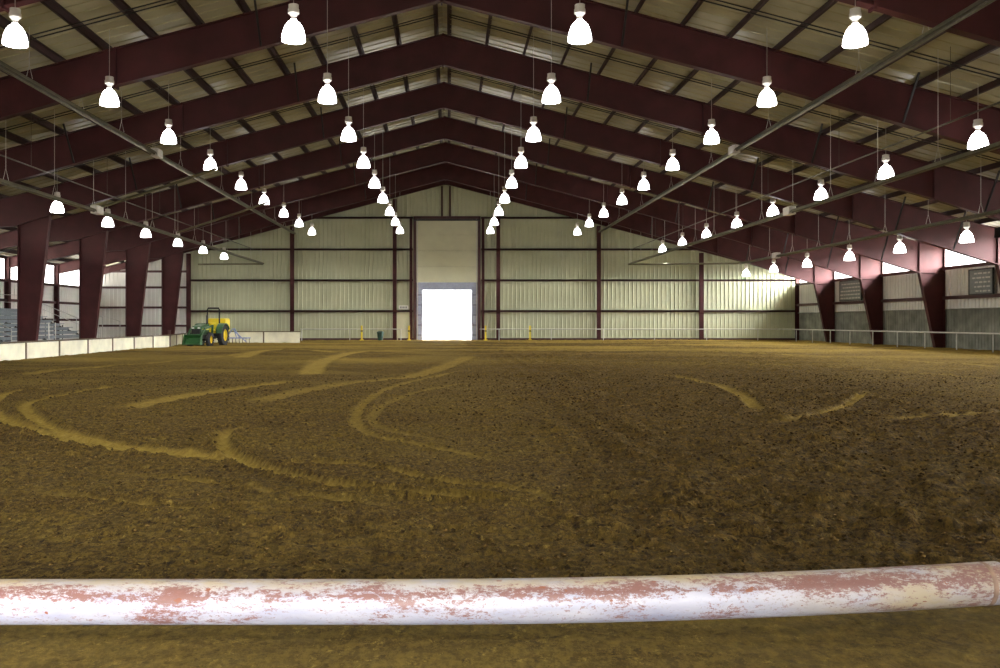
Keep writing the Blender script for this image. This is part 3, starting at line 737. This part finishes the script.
# ================================================================= foreground pipe
def pipe_mat():
    m = bpy.data.materials.new('peeling_white_pipe'); m.use_nodes = True; nt = m.node_tree; L = nt.links
    p = nt.nodes['Principled BSDF']; p.inputs['Roughness'].default_value = .5
    tc = nt.nodes.new('ShaderNodeTexCoord')
    def noise(s, det, rgh=.65, w_=0):
        mp = nt.nodes.new('ShaderNodeMapping'); mp.inputs['Scale'].default_value = s; mp.inputs['Location'].default_value = (w_, w_, w_)
        n = nt.nodes.new('ShaderNodeTexNoise'); n.inputs['Scale'].default_value = 1; n.inputs['Detail'].default_value = det; n.inputs['Roughness'].default_value = rgh
        L.new(tc.outputs['Object'], mp.inputs[0]); L.new(mp.outputs[0], n.inputs[0]); return n.outputs['Fac']
    def math_(op, a, b):
        x = nt.nodes.new('ShaderNodeMath'); x.operation = op
        for i, q in enumerate((a, b)):
            if isinstance(q, (int, float)): x.inputs[i].default_value = q
            else: L.new(q, x.inputs[i])
        return x.outputs[0]
    def mr(f, a, b, c=0, d=1):
        r = nt.nodes.new('ShaderNodeMapRange'); r.inputs[1].default_value = a; r.inputs[2].default_value = b; r.inputs[3].default_value = c; r.inputs[4].default_value = d; L.new(f, r.inputs[0]); return r.outputs[0]
    def mix(f, a, b):
        x = nt.nodes.new('ShaderNodeMix'); x.data_type = 'RGBA'; L.new(f, x.inputs[0])
        for i, q in ((6, a), (7, b)):
            if isinstance(q, tuple): x.inputs[i].default_value = (*q, 1)
            else: L.new(q, x.inputs[i])
        return x.outputs[2]
    at = nt.nodes.new('ShaderNodeAttribute'); at.attribute_name = 'wear'; s = nt.nodes.new('ShaderNodeSeparateColor'); L.new(at.outputs['Color'], s.inputs[0])
    band, dust, endr = s.outputs[0], s.outputs[1], s.outputs[2]
    base = mix(mr(noise((2, 8, 8), 5), .3, .7), (.21, .215, .28), (.34, .335, .36))
    base = mix(math_('MULTIPLY', dust, mr(noise((3, 9, 9), 6), .3, .6)), base, (.29, .225, .12))
    big = noise((2.6, 9, 9), 5, .65, 3.1); fine = noise((24, 55, 55), 6, .85)
    k = math_('ADD', math_('MULTIPLY', big, .55), math_('MULTIPLY', fine, .66))
    k = math_('ADD', k, math_('MULTIPLY', band, .085)); k = math_('ADD', k, math_('MULTIPLY', endr, .055))
    rust = mr(k, .655, .70)
    c = mix(rust, base, mix(fine, (.10, .040, .032), (.18, .088, .072)))
    pit = mr(noise((14, 26, 26), 3, .5, 9), .70, .72)
    c = mix(pit, c, (.16, .05, .02))
    sp2 = math_('MULTIPLY', mr(noise((38, 60, 60), 4, .7, 5), .555, .60), mr(noise((2, 5, 5), 3, .6, 7), .42, .62, 0, .8))
    c = mix(sp2, c, (.17, .085, .07))
    L.new(c, p.inputs['Base Color'])
    b = nt.nodes.new('ShaderNodeBump'); b.inputs['Strength'].default_value = .25; b.inputs['Distance'].default_value = .004; L.new(fine, b.inputs['Height']); L.new(b.outputs[0], p.inputs['Normal'])
    return m
M['pipe'] = pipe_mat(); M['rust'] = mat('rusty_weld', (.19, .12, .08), .7, scale=20)
r = .111
def pipe_pt(x):   # slightly bowed, right end kicked back
    t = max(0, x+.3)
    return Vector((x, 4.47 + .020*t*t, r + .026 + .0035*t*t))
xs = [-3.4 + i*.05 for i in range(int((2.93+3.4)/.05)+1)]
m = MB().path([pipe_pt(x) for x in xs], r, 40)
pp = m.build('steel_pipe', 'pipe', smooth=True)
ca = pp.data.color_attributes.new('wear', 'FLOAT_COLOR', 'POINT')
for v in pp.data.vertices:
    c = pipe_pt(v.co.x); dz = (v.co.z-c.z)/r; dy = (v.co.y-c.y)/r
    ang = math.degrees(math.atan2(dz, -dy))    # 0 faces the viewer side, 90 is the top
    band = max(0, 1-abs(ang-38)/34) - .55*max(0, min(1, (12-ang)/25))
    dust = max(0, min(1, (ang-30)/45))
    ca.data[v.index].color = (band, max(dust, .8*max(0, min(1, (v.co.x-1.5)/.8))), max(0, min(1, (v.co.x-1.0)/1.6)), 1)
e = MB().lathe([(r*.99, 0), (r*1.02, .008), (r*1.02, .02), (r*.99, .03)], 40, axis='x').build('weld_ring', 'rust', pp, smooth=True)
e.location = pipe_pt(2.80)
tag(pp, 'long white painted steel pipe with rust patches lying across the foreground', 'pipe')
